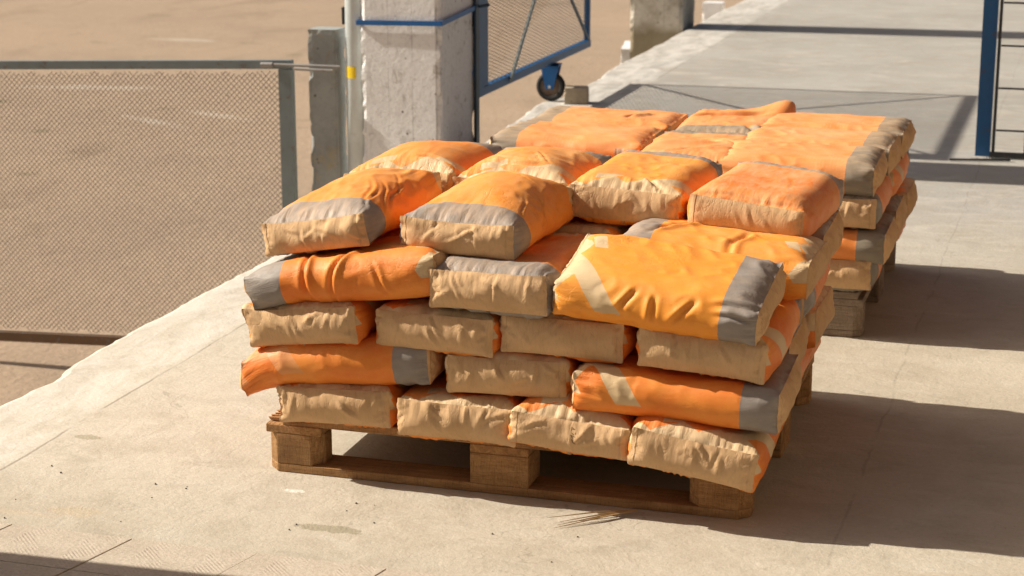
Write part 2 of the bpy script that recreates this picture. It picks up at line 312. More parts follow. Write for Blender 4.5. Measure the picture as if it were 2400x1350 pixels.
def kraft_mat():
    t = NT('kraft_paper', .8, .15); r = t.attr('rest', out='Vector'); u, s, k = t.sep(r)
    ink = t.attr('ink', 'OBJECT'); im = None
    for (y0, k0, y1, k1) in ((-.006, .070, -.0135, .066), (-.006, .070, -.0065, .061), (-.0065, .066, -.0125, .0655), (-.007, .057, -.013, .0525), (-.016, .058, -.0165, .055), (-.006, .051, -.016, .048), (-.0065, .051, -.0105, .0445), (-.0095, .041, -.0125, .035), (-.0125, .035, -.018, .0315)):
        dx, dk = y1-y0, k1-k0; L2_ = dx*dx+dk*dk
        px = t.math('SUBTRACT', s, y0); pk_ = t.math('SUBTRACT', k, k0)
        h = t.math('DIVIDE', t.math('ADD', t.math('MULTIPLY', px, dx), t.math('MULTIPLY', pk_, dk)), L2_, clamp=True)
        ddx = t.math('SUBTRACT', px, t.math('MULTIPLY', h, dx)); ddk = t.math('SUBTRACT', pk_, t.math('MULTIPLY', h, dk))
        dd = t.math('SQRT', t.math('ADD', t.math('MULTIPLY', ddx, ddx), t.math('MULTIPLY', ddk, ddk))); q = t.ramp(dd, .0013, .0008)
        im = q if im is None else t.math('MAXIMUM', im, q)
    im = t.math('MULTIPLY', im, ink)
    sh = t.attr('shift', 'OBJECT')
    vs = t.n('ShaderNodeVectorMath', operation='ADD'); t.link(t.comb(u, s, k), vs.inputs[0]); t.link(t.comb(0, sh, 0), vs.inputs[1]); v = vs.outputs[0]
    c = t.mix(t.ramp(t.noise(v, 9, 5, .6), .35, .68), (.66, .435, .24), (.57, .365, .19))
    c = t.mix(t.ramp(t.noise(t.scale(v, (1, 3, 1)), 60, 4, .7), .5, .75, 0, .35), c, (.34, .22, .11))
    c = t.mix(t.math('MULTIPLY', im, .8), c, (.12, .06, .02))
    cr = t.noise(t.scale(v, (1, 62, 16)), 1, 5, .65, 1.3); up = t.ramp(k, .02, .10)
    cz = t.ramp(t.math('ABSOLUTE', t.math('SUBTRACT', t.noise(t.scale(v, (1, 2.2, 1)), 11, 4, .55, 1.3), .5)), 0, .025)
    n = t.bump(cz, .0014, .35); n = t.bump(cr, .0050, t.ramp(up, 0, 1, .06, .5), n); n = t.bump(t.noise(t.scale(v, (1, 1, 1.5)), 40, 4, .6, 1.), .0018, .25, n); n = t.bump(t.ramp(t.math('ABSOLUTE', s), .1135, .1165), .0022, .9, n)
    return t.done(c, n)
M['kraft'] = kraft_mat()

# ------------------------------------------------------------------ setting: yard, slab
yard = obj('yard_ground', mesh('yard_ground', [(-120, -60, -1.2), (120, -60, -1.2), (120, 200, -1.2), (-120, 200, -1.2)], [(0, 1, 2, 3)], M['yard']),
           kind='structure', label='tan dirt yard lying below the concrete platform')
def edge_x(y):
    ys = [-9, -1, .28, .5, .85, 1.6, 2.0, 3, 4.85, 5.5, 6.05, 6.4, 7.5, 12, 40]; xs = [-.93, -.92, -.93, -.90, -.95, -.972, -.935, -.96, -.97, -.99, -1.06, -.98, -1.02, -1.02, -1.02]
    a = np.interp(y, ys, xs)
    return float(a+.022*vnoise([[y*3.1, .5]], 1)[0]+.012*vnoise([[y*9, 2.5]], 2)[0]+.006*vnoise([[y*31, .5]], 3)[0])
ysl = np.concatenate([np.arange(-8, 8, .03), np.arange(8, 40.1, .15)])
ed = [(edge_x(y), y) for y in ysl]
V = []; F = []; n = len(ed)
for i, (x, y) in enumerate(ed):
    j1 = .008*vnoise([[y*14, 7.5]], 4)[0]; j2 = .012*vnoise([[y*11, 3.5]], 6)[0]
    V += [(14, y, 0), (x+.028+j1, y, 0), (x+.010+j1*.6, y, -.006), (x, y, -.020), (x+.012+j2, y, -.07), (x+.03, y, -.25), (x+.03, y, -1.3)]
for i in range(n-1):
    for k in range(6): a = i*7+k; F.append((a, a+7, a+8, a+1))
V += [(14, -8, -1.3), (14, 40, -1.3)]
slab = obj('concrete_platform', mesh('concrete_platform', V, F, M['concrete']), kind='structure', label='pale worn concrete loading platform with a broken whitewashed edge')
# paving tiles let into the platform along its near end (joints lean)
for r_ in range(4):
    y1 = -.517-.203*r_; y0 = y1-.199
    for c_ in range(-3, 6):
        sk = .22; x0 = -.095+.303*c_; g = .0022
        P = [(x0+g+sk*(y0+.515), y0), (x0+.303-g+sk*(y0+.515), y0), (x0+.303-g+sk*(y1+.515), y1), (x0+g+sk*(y1+.515), y1)]
        if min(p[0] for p in P) < -.88: continue
        cx, cy = sum(p[0] for p in P)/4, sum(p[1] for p in P)/4
        mb = MB().prism([(p[0]-cx, p[1]-cy) for p in P], -.01, .0)
        obj('paving_tile', mb.me('paving_tile', M['tile']), slab, (cx, cy, .004+.0006*((r_*5+c_*3) % 4)))
# ------------------------------------------------------------------ pillars
def rough_box(name, sx, sy, z0, z1, mat, chip=.02, res=.03, seed=0):
    nx, ny, nz = max(3, int(sx/res)), max(3, int(sy/res)), int((z1-z0)/res)
    idx = {}; V = []; F = []
    def v(i, j, k):
        q = (i, j, k)
        if q not in idx: idx[q] = len(V); V.append((-sx/2+sx*i/nx, -sy/2+sy*j/ny, z0+(z1-z0)*k/nz))
        return idx[q]
    for k in range(nz):
        for i in range(nx): F += [(v(i, 0, k), v(i+1, 0, k), v(i+1, 0, k+1), v(i, 0, k+1)), (v(i, ny, k), v(i, ny, k+1), v(i+1, ny, k+1), v(i+1, ny, k))]
        for j in range(ny): F += [(v(0, j, k), v(0, j, k+1), v(0, j+1, k+1), v(0, j+1, k)), (v(nx, j, k), v(nx, j+1, k), v(nx, j+1, k+1), v(nx, j, k+1))]
    for i in range(nx):
        for j in range(ny): F += [(v(i, j, nz), v(i+1, j, nz), v(i+1, j+1, nz), v(i, j+1, nz))]
    X = np.array(V); a = np.abs(np.abs(X[:, 0])-sx/2) < 1e-6; b = np.abs(np.abs(X[:, 1])-sy/2) < 1e-6; e = (a & b) | ((X[:, 2] > z1-1e-6) & (a | b))
    nn = vnoise(X*np.array([9, 9, 14])+seed*3.3, seed+11)*.6+vnoise(X*31+seed, seed+12)*.4
    amt = chip*(.25+np.clip(nn, -.2, 1))
    sg = np.sign(X[:, :2])
    X[e, 0] -= sg[e, 0]*amt[e]; X[e, 1] -= sg[e, 1]*amt[e]
    sm = .0025*vnoise(X*6, seed+15)
    X[~e & a, 0] += sm[~e & a]; X[~e & b, 1] += sm[~e & b]
    return mesh(name, X, F, mat)
def pillar(x, y, mat, label, seed, top=3.4):
    o = obj('concrete_pillar', rough_box('concrete_pillar', .40, .43, -1.3, top, mat, .022, .03, seed), None, (x, y, 0), label=label, cat='pillar', group='concrete pillars along the platform edge')
    return o
p1 = empty('concrete_pillar', (-1.183, 4.415, 0), rad(-3), label='whitewashed square concrete pillar with a blue strap beside the blue mesh gate', cat='pillar', group='concrete pillars along the platform edge')
obj('shaft', rough_box('shaft', .40, .43, -1.3, 3.4, M['pillar'], .022, .025, 1), p1)
mb = MB()
for a, b in (((-.212, -.226), (.212, -.226)), ((.212, -.226), (.215, .226)), ((.215, .226), (-.212, .226)), ((-.212, .226), (-.212, -.226))):
    mb.bar((a[0], a[1], .618 + .01*(a[0] > 0)), (b[0], b[1], .618+.01*(b[0] > 0)+(.035 if b[1] > 0 and b[0] > 0 else 0)), .006, .022)
obj('strap', mb.me('strap', M['bluestrap']), p1)
obj('corner_angle', MB().box((.196, .218, -1.3), (.222, .228, 3.4)).box((.2145, .19, -1.3), (.222, .217, 3.4)).me('corner_angle', M['navy']), p1)
obj('strap_bolt', MB().tube((.20, .235, .66), (.27, .24, .672), .008, 6).me('strap_bolt', M['navy']), p1)
pillar(-1.235, 9.935, M['pillar2'], 'square concrete pillar with a dirty stained foot, farther back beyond the gate', 2)
pillar(-1.187, -.935, M['pillar2'], 'bare concrete pillar nearest the camera, outside the picture on the left', 5)
# pipe with sticker, old post
pp = empty('steel_pipe', (-1.436, 4.285, 0), label='tall galvanised pipe with a yellow sticker standing left of the whitewashed pillar', cat='pipe')
obj('tube', MB().tube((0, 0, -1.2), (0, 0, 3.4), .058, 28).me('tube', M['galv'], True), pp)
mbs = MB(); N = 10; VV = []
for i in range(N+1):
    a_ = rad(-140+i*60/N); VV += [(.0592*math.cos(a_), .0592*math.sin(a_), .352), (.0592*math.cos(a_), .0592*math.sin(a_), .408)]
mbs.add(VV, [(2*i, 2*i+2, 2*i+3, 2*i+1) for i in range(N)]); obj('sticker', mbs.me('sticker', M['yellow'], True), pp)
obj('pipe_clamp', MB().box((-.070, -.02, .60), (-.0535, .02, .68)).me('pipe_clamp', M['black']), pp)
post = obj('fence_post', rough_box('fence_post', .145, .13, -1.25, .575, M['post'], .016, .022, 9), None, (-1.60, 4.30, 0), (0, 0, rad(4)), label='short weathered blotched concrete post between the mesh fence and the pipe', cat='post')

# ------------------------------------------------------------------ mesh fence on the left
fn = empty('mesh_fence_panel', (-1.80, 4.2, 0), label='grey framed diamond wire mesh fence panel with a rusty bottom rail at the left', cat='fence')
sl_ = .040; X0 = -2.1
def fz(x, base): return base+sl_*x
mb = MB().bar((X0, 0, fz(X0, .410)), (.065, 0, fz(.065, .410)), .035, .040)
obj('top_rail', mb.me('top_rail', M['greypaint']), fn)
obj('bottom_rail', MB().bar((X0, 0, fz(X0, -.985)), (.065, 0, fz(.065, -.985)), .035, .048).me('bottom_rail', M['wood'] if 0 else paint('rusty_rail', (.13, .075, .04), .8, .7, (.16, .17, .18))), fn, label='rust brown bottom rail')
obj('side_stile', MB().box((.0, -.02, -.962), (.066, .02, .3885)).me('side_stile', M['greypaint']), fn)
obj('side_stile', MB().box((X0-.05, -.02, -1.06), (X0-.002, .02, .28)).me('side_stile', M['greypaint']), fn)
mb = MB(); pit = .028; a0, a1, zb, zt = X0+.02, -.002, -.965, .393
k = a0-(zt-zb)
def clip(x0, z0, sgn, off):
    pass
def seg(c, sgn):     # line z = sgn*x + c clipped to panel with sloped rails
    xs = np.linspace(a0, a1, 90); z = sgn*xs+c; ok = (z > zb+sl_*xs+.012) & (z < zt+sl_*xs-.012)
    if ok.sum() < 2: return
    xi = xs[ok]; mb.tube((xi[0], .003*sgn, sgn*xi[0]+c), (xi[-1], .003*sgn, sgn*xi[-1]+c), .0016, 4)
c_ = -1.2
while c_ < 2.8: seg(c_, 1); c_ += pit
c_ = -3.5
while c_ < .6: seg(c_, -1); c_ += pit
obj('wire_mesh', mb.me('wire_mesh', M['wire']), fn, kind='stuff')
obj('latch_rod', MB().tube((-.055, -.035, .412), (.32, -.035, .414), .007, 8).tube((.10, -.05, .398), (.29, -.05, .396), .007, 8).tube((-.08, -.035, .408), (-.02, -.035, .410), .014, 8).me('latch_rod', M['meshgrey'], False), fn)

# ------------------------------------------------------------------ blue mesh gate leaf with wheel
gt = empty('mesh_gate', (-1.0, 4.72, 0), label='blue steel gate leaf filled with fine mesh, swung open on a small wheel', cat='gate')
L_, ZB, ZT = 2.14, .212, 1.70
obj('near_stile', MB().box((-.03, 0, ZB+.0), (.022, .075, ZT)).me('near_stile', M['blue']), gt)
obj('near_channel', MB().box((-.018, .0755, ZB+.041), (.016, .16, ZT-.041)).me('near_channel', M['blue']), gt)
obj('far_stile', MB().box((-.016, L_-.028, ZB+.041), (.016, L_, ZT)).me('far_stile', M['blue']), gt)
obj('bottom_rail', MB().box((-.02, .076, ZB), (.02, L_, ZB+.040)).me('bottom_rail', M['blue']), gt)
obj('top_rail', MB().box((-.02, .076, ZT-.040), (.02, L_-.029, ZT)).me('top_rail', M['blue']), gt)
obj('brace', MB().bar((.028, .50, ZB+.02), (.028, L_-.03, 1.61), .022, .010, (1, 0, 0)).me('brace', M['greypaint']), gt)
obj('brace', MB().bar((.012, L_-.03, ZB+.045), (.012, .10, 1.66), .020, .010, (1, 0, 0)).me('brace', M['navy']), gt)
obj('hinge', MB().box((-.012, -.075, .47), (.012, -.001, .56)).box((-.03, -.055, .50), (.03, -.02, .545)).box((-.034, -.030, .40), (-.008, -.001, .66)).me('hinge', M['black']), gt)
mb = MB(); pit = .0185; a0, a1, zb, zt = .16, L_-.03, ZB+.04, ZT-.04
def seg2(c, sl0, r):
    pts = []
    for yv in (a0, a1):
        z = sl0*yv+c
        if zb <= z <= zt: pts.append((yv, z))
    for z in (zb, zt):
        yv = (z-c)/sl0
        if a0 < yv < a1: pts.append((yv, z))
    if len(pts) >= 2:
        p, q = pts[0], pts[1]; mb.tube((-.004, p[0], p[1]), (-.004, q[0], q[1]), r, 3)
for sl0 in (.26, -.26):
    c_ = -2.
    while c_ < 3.4: seg2(c_, sl0, .0015); c_ += pit
obj('wire_mesh', mb.me('wire_mesh', M['gatewire']), gt, kind='stuff')
mb = MB()
for yy in (1.318, 1.376):
    pl_ = [(-.055, ZB-.001), (.055, ZB-.001), (.022, .07), (-.022, .07)]
    V = [(a_, yy, b_) for a_, b_ in pl_]+[(a_, yy+.006, b_) for a_, b_ in pl_]
    mb.add(V, [(0, 3, 2, 1), (4, 5, 6, 7), (0, 1, 5, 4), (1, 2, 6, 5), (2, 3, 7, 6), (3, 0, 4, 7)])
obj('wheel_bracket', mb.box((-.055, 1.318, ZB-.012), (.055, 1.382, ZB-.0005)).me('wheel_bracket', M['bluestrap']), gt)
wh = empty('wheel', (0, 1.35, .080), math.pi/2); wh.parent = gt
def lathe(prof, n=36):       # prof: (x, r) closed loop about X axis
    V = []; F = []; m = len(prof)
    for i in range(n):
        a = 2*math.pi*i/n
        for x, r in prof: V.append((x, r*math.cos(a), r*math.sin(a)))
    for i in range(n):
        for j in range(m): F.append((i*m+j, i*m+(j+1) % m, ((i+1) % n)*m+(j+1) % m, ((i+1) % n)*m+j))
    return V, F
V, F = lathe([(-.0185, .056), (-.019, .070), (-.014, .080), (.0, .083), (.014, .080), (.019, .070), (.0185, .056), (0, .05)])
obj('tyre', mesh('tyre', V, F, M['rubber'], True), wh)
V, F = lathe([(-.016, .015), (-.009, .048), (-.016, .056), (.016, .056), (.009, .048), (.016, .015)])
obj('rim', mesh('rim', V, F, M['rim']), wh)
obj('axle', MB().tube((-.034, 0, 0), (.034, 0, 0), .009, 8).me('axle', M['galv']), wh)
wh.location.z = .083

# paver block, white things beyond the edge
bl = obj('concrete_block', rough_box('concrete_block', .135, .11, 0, .088, M['paver'], .008, .018, 21), None, (-.845, 6.045, .001), (0, 0, rad(14)), label='small tan concrete block chocked against the gate wheel', cat='block')
def bulk_sack(x, y, s, h, label, rz=0):
    nx = 10; idx = {}; V = []; F = []
    me = rough_box('bulk_sack', s, s, -1.2, -1.2+h, M['white'], .012, s/9, int(x*10) % 9)
    return obj('white_bulk_sack', me, None, (x, y, 0), (0, 0, rz), label=label, cat='sack')
bulk_sack(-1.46, 10.80, .56, .945, 'white wrapped bulk sack half hidden behind the dirty far pillar', rad(10))
bulk_sack(-1.33, 12.4, .17, 1.14, 'narrow white carton right behind the far pillar by the platform edge', 0)
bulk_sack(-1.22, 14.6, .26, 1.06, 'farthest small white carton beyond the platform edge', rad(5))

# ------------------------------------------------------------------ blue post + lattice panel at the right
obj('steel_post', MB().box((0, 0, 0), (.066, .06, 3.4)).me('steel_post', M['blue']), None, (1.372, 4.99, 0), label='tall square blue steel post standing on the platform at the right', cat='post')
lp = empty('lattice_gate', (1.448, 4.95, 0), label='black steel rung lattice gate hung beside the blue steel post', cat='gate')
obj('frame_stile', MB().box((0, -.008, .030), (.014, .008, 3.3)).me('frame_stile', M['black']), lp)
obj('bottom_rail', MB().box((-.008, -.012, .005), (1.2, .012, .0295)).me('bottom_rail', M['black']), lp)
for q in range(7):
    x = .145+.15*q
    obj('bar', MB().box((x, -.006, .030), (x+.011, .006, 3.3)).me('bar', M['black']), lp)
vv_ = []
rung_me = MB().box((0, -.004, -.004), (.1285, .004, .004)).me('rung', M['black'])
for q in range(7):
    for r_ in range(16):
        z = (.132 if q % 2 == 0 else .225)+.196*r_
        if z > 3.25: continue
        obj('rung', rung_me, lp, (.0155+.15*q if q else .0155, 0, z))
tb = MB().box((0, 0, .004), (.275, .012, .012)); rnd = random.Random(4)
for i in range(16): x = .10+i*.011; tb.box((x, .002, .0125), (x+.004, .009, .0135+rnd.random()*.010))
obj('floor_track', tb.me('floor_track', M['black']), None, (1.27, 4.815, 0), (0, 0, rad(11)), label='thin dark rusty steel strip lying on the platform at the foot of the blue post', cat='track')

# ------------------------------------------------------------------ unseen wall added for warm bounce and less sky, right of the frame
t = NT('bounce_brown', .9, .15); v = t.tc.outputs['Object']
M['ochre'] = t.done(t.mix(t.ramp(t.noise(v, 2, 5, .6), .35, .7), (.13, .072, .034), (.10, .053, .025)), t.bump(t.noise(v, 40, 4), .004, .6))  # dark brown chosen so the added wall bounces only a little warm light
wl = empty('added_bounce_wall', (3.3, 0, 0), label='unseen dark brown wall added to bounce warm light and block sky, right of view', cat='wall')
obj('wall', MB().box((0, -8, -.02), (.3, -3.2, 6.5)).box((0, -1.0, -.02), (.3, 3.4, 6.5)).box((0, -3.2, 3.0), (.3, -1.0, 6.5)).box((-3.9, -7.9, -.02), (-.002, -7.6, 6.5)).me('wall', M['ochre']), wl)
obj('door', MB().box((.06, -3.198, .004), (.10, -1.002, 2.998)).me('door', M['greypaint']), wl)  # door and plinth dress up the added wall
obj('plinth', MB().box((-.03, -.98, .003), (-.002, 3.4, .25)).me('plinth', M['pillar2']), wl)
# ------------------------------------------------------------------ pallets
board_m, block_m = {}, {}
def pallet(name, loc, mat, label, rz=0):
    p = empty(name, loc, rz, label=label, cat='pallet', group='wooden pallets under the sacks')
    W_, D_ = 1.2, 1.0; rn = random.Random(len(label))
    def board(nm, lx, ly, z, th, cx, cy, rot=0, cham=0, warp=0):
        nn = 14; P = []
        c = cham
        if c: P = [(-lx/2+c, -ly/2), (lx/2-c, -ly/2), (lx/2, -ly/2+c), (lx/2, ly/2-c), (lx/2-c, ly/2), (-lx/2+c, ly/2), (-lx/2, ly/2-c), (-lx/2, -ly/2+c)]
        else: P = [(-lx/2, -ly/2)]+[(-lx/2+lx*i/nn, -ly/2+rn.uniform(-.0015, .0015)) for i in range(1, nn)]+[(lx/2, -ly/2), (lx/2, ly/2)]+[(lx/2-lx*i/nn, ly/2+rn.uniform(-.0015, .0015)) for i in range(1, nn)]+[(-lx/2, ly/2)]
        o = obj(nm, MB().prism(P, 0, th).me(nm, mat), p, (cx, cy, z), (0, warp, rot)); bevel(o, .002); return o
    for cy, wy in ((.05, .1), (.5275, .145), (.95, .1)): board('bottom_board', W_, wy, .0005, .0215, W_/2, cy, cham=.028 if wy == .1 else 0)
    for i, cx in enumerate((.0725, .6, 1.1275)):
        for j, (cy, wy) in enumerate(((.05, .1), (.5275, .145), (.95, .1))):
            board('block', .145, wy, .0222, .0776, cx, cy, cham=.028 if (wy == .1 and i != 1) else 0)
        board('stringer_board', 1.0, .145, .1, .0215, cx, .5, math.pi/2)
    for cy, wy in ((.05, .1), (.205, .1), (.35, .1), (.5, .145), (.65, .1), (.80, .1), (.95, .1)): board('deck_board', 1.168 if cy > .1 else 1.14, wy, .1218, .0215, W_/2+(.014 if cy < .1 else 0), cy, warp=rn.uniform(-.001, .001))
    return p
pl1 = pallet('wooden_pallet', (0, 0, 0), M['wood'], 'brown wooden pallet under the nearer stack of orange sacks')
pl2 = pallet('wooden_pallet', (.055, 1.64, 0), M['woodgrey'], 'greyish weathered pallet under the farther stack of sacks')
# splintered board end at the near left corner
mb = MB(); rr = random.Random(3)
for i in range(4):
    y = .02+i*.018; mb.add([(.01, y, .124), (.05, y, .124), (.05, y+.014, .124), (-.0-rr.random()*.012, y+.012, .122), (0, y, .131), (.05, y, .134), (.05, y+.014, .134), (-.0-rr.random()*.012, y+.012, .129)], [(0, 3, 2, 1), (4, 5, 6, 7), (0, 1, 5, 4), (1, 2, 6, 5), (2, 3, 7, 6), (3, 0, 4, 7)])
obj('splintered_end', mb.me('splintered_end', M['wood']), pl1)

# ------------------------------------------------------------------ sacks: a small cloth solver inflates a paper box
def bag_grid(L, W, H, nx, ny, nz):
    idx = {}; P = []; Q = []; cap = []
    def v(i, j, k):
        key = (i, j, k)
        if key not in idx: idx[key] = len(P); P.append((-L/2+L*i/nx, -W/2+W*j/ny, H*k/nz))
        return idx[key]
    for i in range(nx):
        for j in range(ny):
            Q.append((v(i, j, nz), v(i+1, j, nz), v(i+1, j+1, nz), v(i, j+1, nz))); cap.append(0)
            Q.append((v(i, j, 0), v(i, j+1, 0), v(i+1, j+1, 0), v(i+1, j, 0))); cap.append(0)
    for i in range(nx):
        for k in range(nz):
            Q.append((v(i, 0, k), v(i+1, 0, k), v(i+1, 0, k+1), v(i, 0, k+1))); cap.append(0)
            Q.append((v(i, ny, k), v(i, ny, k+1), v(i+1, ny, k+1), v(i+1, ny, k))); cap.append(0)
    for j in range(ny):
        for k in range(nz):
            Q.append((v(0, j, k), v(0, j, k+1), v(0, j+1, k+1), v(0, j+1, k))); cap.append(1)
            Q.append((v(nx, j, k), v(nx, j+1, k), v(nx, j+1, k+1), v(nx, j, k+1))); cap.append(2)
    return np.array(P), np.array(Q), np.array(cap)
def colour(edges, nv):
    used = [0]*nv; groups = {}
    for n_, (a, b) in enumerate(edges):
        m = used[a] | used[b]; c = 0
        while m >> c & 1: c += 1
        used[a] |= 1 << c; used[b] |= 1 << c; groups.setdefault(c, []).append(n_)
    return [np.array(g) for g in groups.values()]
class Sim:
    def __init__(s, L, W, H, cell):
        s.L, s.W, s.H = L, W, H
        nx, ny, nz = round(L/cell), round(W/cell), max(3, round(H/cell))
        s.P, s.Q, s.cap = bag_grid(L, W, H, nx, ny, nz)
        st = set(); sh = set()
        for a, b, c, d in s.Q.tolist():
            for e in ((a, b), (b, c), (c, d), (d, a)): st.add((min(e), max(e)))
            sh.add((a, c)); sh.add((b, d))
        nb = {}
        for a, b in st: nb.setdefault(a, set()).add(b); nb.setdefault(b, set()).add(a)
        bd = set(); P = s.P
        for v, ns in nb.items():
            ns = sorted(ns)
            for i in range(len(ns)):
                for j in range(i+1, len(ns)):
                    a, b = ns[i], ns[j]; u = P[a]-P[v]; w_ = P[b]-P[v]
                    if u@w_ < -.9*np.linalg.norm(u)*np.linalg.norm(w_): bd.add((min(a, b), max(a, b)))
        s.sets = []
        for E, k, kc in ((st, 1., 1.), (sh, .8, .8), (bd, .02, .02)):
            E = sorted(E); g = colour(E, len(P)); E = np.array(E)
            for q in g:
                a, b = E[q, 0], E[q, 1]; s.sets.append((a, b, np.linalg.norm(P[a]-P[b], axis=1), k, kc))
    def run(s, seed, pres, ceil, steps=80, its=4, tilt=(0, 0)):
        rng = np.random.default_rng(seed); X = s.P.copy(); X += rng.normal(0, .002, X.shape)
        V = np.zeros_like(X); Q = s.Q; ph = rng.uniform(0, 6.28, 4)
        inh = 1+.45*np.sin(X[:, 0]*10+ph[0])*np.cos(X[:, 1]*12+ph[1])
        for t_ in range(steps):
            a = X[Q[:, 2]]-X[Q[:, 0]]; b = X[Q[:, 3]]-X[Q[:, 1]]; n_ = np.cross(a, b)*.5
            N_ = np.zeros_like(X)
            for i in range(3): N_[:, i] = np.bincount(Q.ravel(), np.repeat(n_[:, i], 4), len(X))
            V += N_*(pres/s.a0)*inh[:, None]*1.5e-4
            V[:, 2] -= .00002
            Y = X+V
            for it in range(its):
                for A, B, r, k, kc in s.sets:
                    d = Y[B]-Y[A]; l = np.sqrt((d*d).sum(1))+1e-9; c = (l-r)/l*.5; c = np.where(c > 0, c*k, c*kc)
                    d *= c[:, None]; Y[A] += d; Y[B] -= d
                Y[:, 2] = np.maximum(Y[:, 2], 0)
                if ceil: Y[:, 2] = np.minimum(Y[:, 2], ceil+tilt[0]*Y[:, 0]+tilt[1]*Y[:, 1])
            V = np.clip((Y-X)*.9, -.004, .004); X = Y
            low = X[:, 2] < .001; V[low, :2] *= .5
        return X
def subdiv(X, Q, rest, cap):
    """one Catmull-Clark level on an all-quad mesh"""
    nv, nq = len(X), len(Q)
    E = np.stack([Q, np.roll(Q, -1, 1)], -1).reshape(-1, 2); Es = np.sort(E, 1)
    key = Es[:, 0].astype(np.int64)*nv+Es[:, 1]; uk, inv = np.unique(key, return_inverse=True); ne = len(uk)
    ea, eb = uk//nv, uk % nv
    fp = X[Q].mean(1); fr = rest[Q].mean(1)
    fsum = np.zeros((ne, 3)); cnt = np.bincount(inv, minlength=ne)
    rep = np.repeat(fp, 4, 0)
    for i in range(3): fsum[:, i] = np.bincount(inv, rep[:, i], ne)
    ep = (X[ea]+X[eb]+fsum)/(2+cnt)[:, None]; er = (rest[ea]+rest[eb])/2
    val = np.bincount(Q.ravel(), minlength=nv)
    Fa = np.zeros((nv, 3)); Ra = np.zeros((nv, 3)); mp = (X[ea]+X[eb])/2
    for i in range(3):
        Fa[:, i] = np.bincount(Q.ravel(), rep[:, i], nv)/val
        Ra[:, i] = (np.bincount(ea, mp[:, i], nv)+np.bincount(eb, mp[:, i], nv))/val
    vp = (Fa+2*Ra+X*(val-3)[:, None])/val[:, None]
    cf = np.repeat(cap, 4).astype(float); c1_ = np.bincount(inv, cf, ne); c2_ = np.bincount(inv, cf*cf, ne)
    cre = (cnt == 2) & (np.abs(c2_*2-c1_**2) > 1e-6)                     # edges between body and end cap stay crisp
    ep[cre] = (X[ea[cre]]+X[eb[cre]])/2
    cs = np.zeros((nv, 3)); cn = np.bincount(ea[cre], minlength=nv)+np.bincount(eb[cre], minlength=nv)
    for i in range(3): cs[:, i] = np.bincount(ea[cre], X[eb[cre], i], nv)+np.bincount(eb[cre], X[ea[cre], i], nv)
    on = cn == 2; vp[on] = (cs[on]+6*X[on])/8
    ev = inv.reshape(nq, 4)+nv; fv = np.arange(nq)+nv+ne
    NQ = np.stack([np.stack([Q[:, i], ev[:, i], fv, ev[:, i-1]], 1) for i in range(4)], 1).reshape(-1, 4)
    return np.concatenate([vp, ep, fp]), NQ, np.concatenate([rest, er, fr]), np.repeat(cap, 4)
def normals(X, Q):
    n_ = np.cross(X[Q[:, 2]]-X[Q[:, 0]], X[Q[:, 3]]-X[Q[:, 1]]); N_ = np.zeros_like(X)
    for i in range(3): N_[:, i] = np.bincount(Q.ravel(), np.repeat(n_[:, i], 4), len(X))
    return N_/(np.linalg.norm(N_, axis=1)[:, None]+1e-12)
SIM = Sim(.468, .288, .086, .0098); SIM.a0 = 8e-5
def girth(P, L, W, H):
    x, y, z = P.T; top = z > H-1e-6; side = np.abs(np.abs(y)-W/2) < 1e-6
    s_ = np.where(side, W/2+(H-z), np.abs(y)); bot = (z < 1e-6) & ~side; s_ = np.where(bot, W/2+H+(W/2-np.abs(y)), s_)
    return np.stack([x, s_*np.where(y < 0, -1, 1), z], 1)
REST0 = girth(SIM.P, SIM.L, SIM.W, SIM.H)
def ridge(a): return 1-2*np.abs(a)
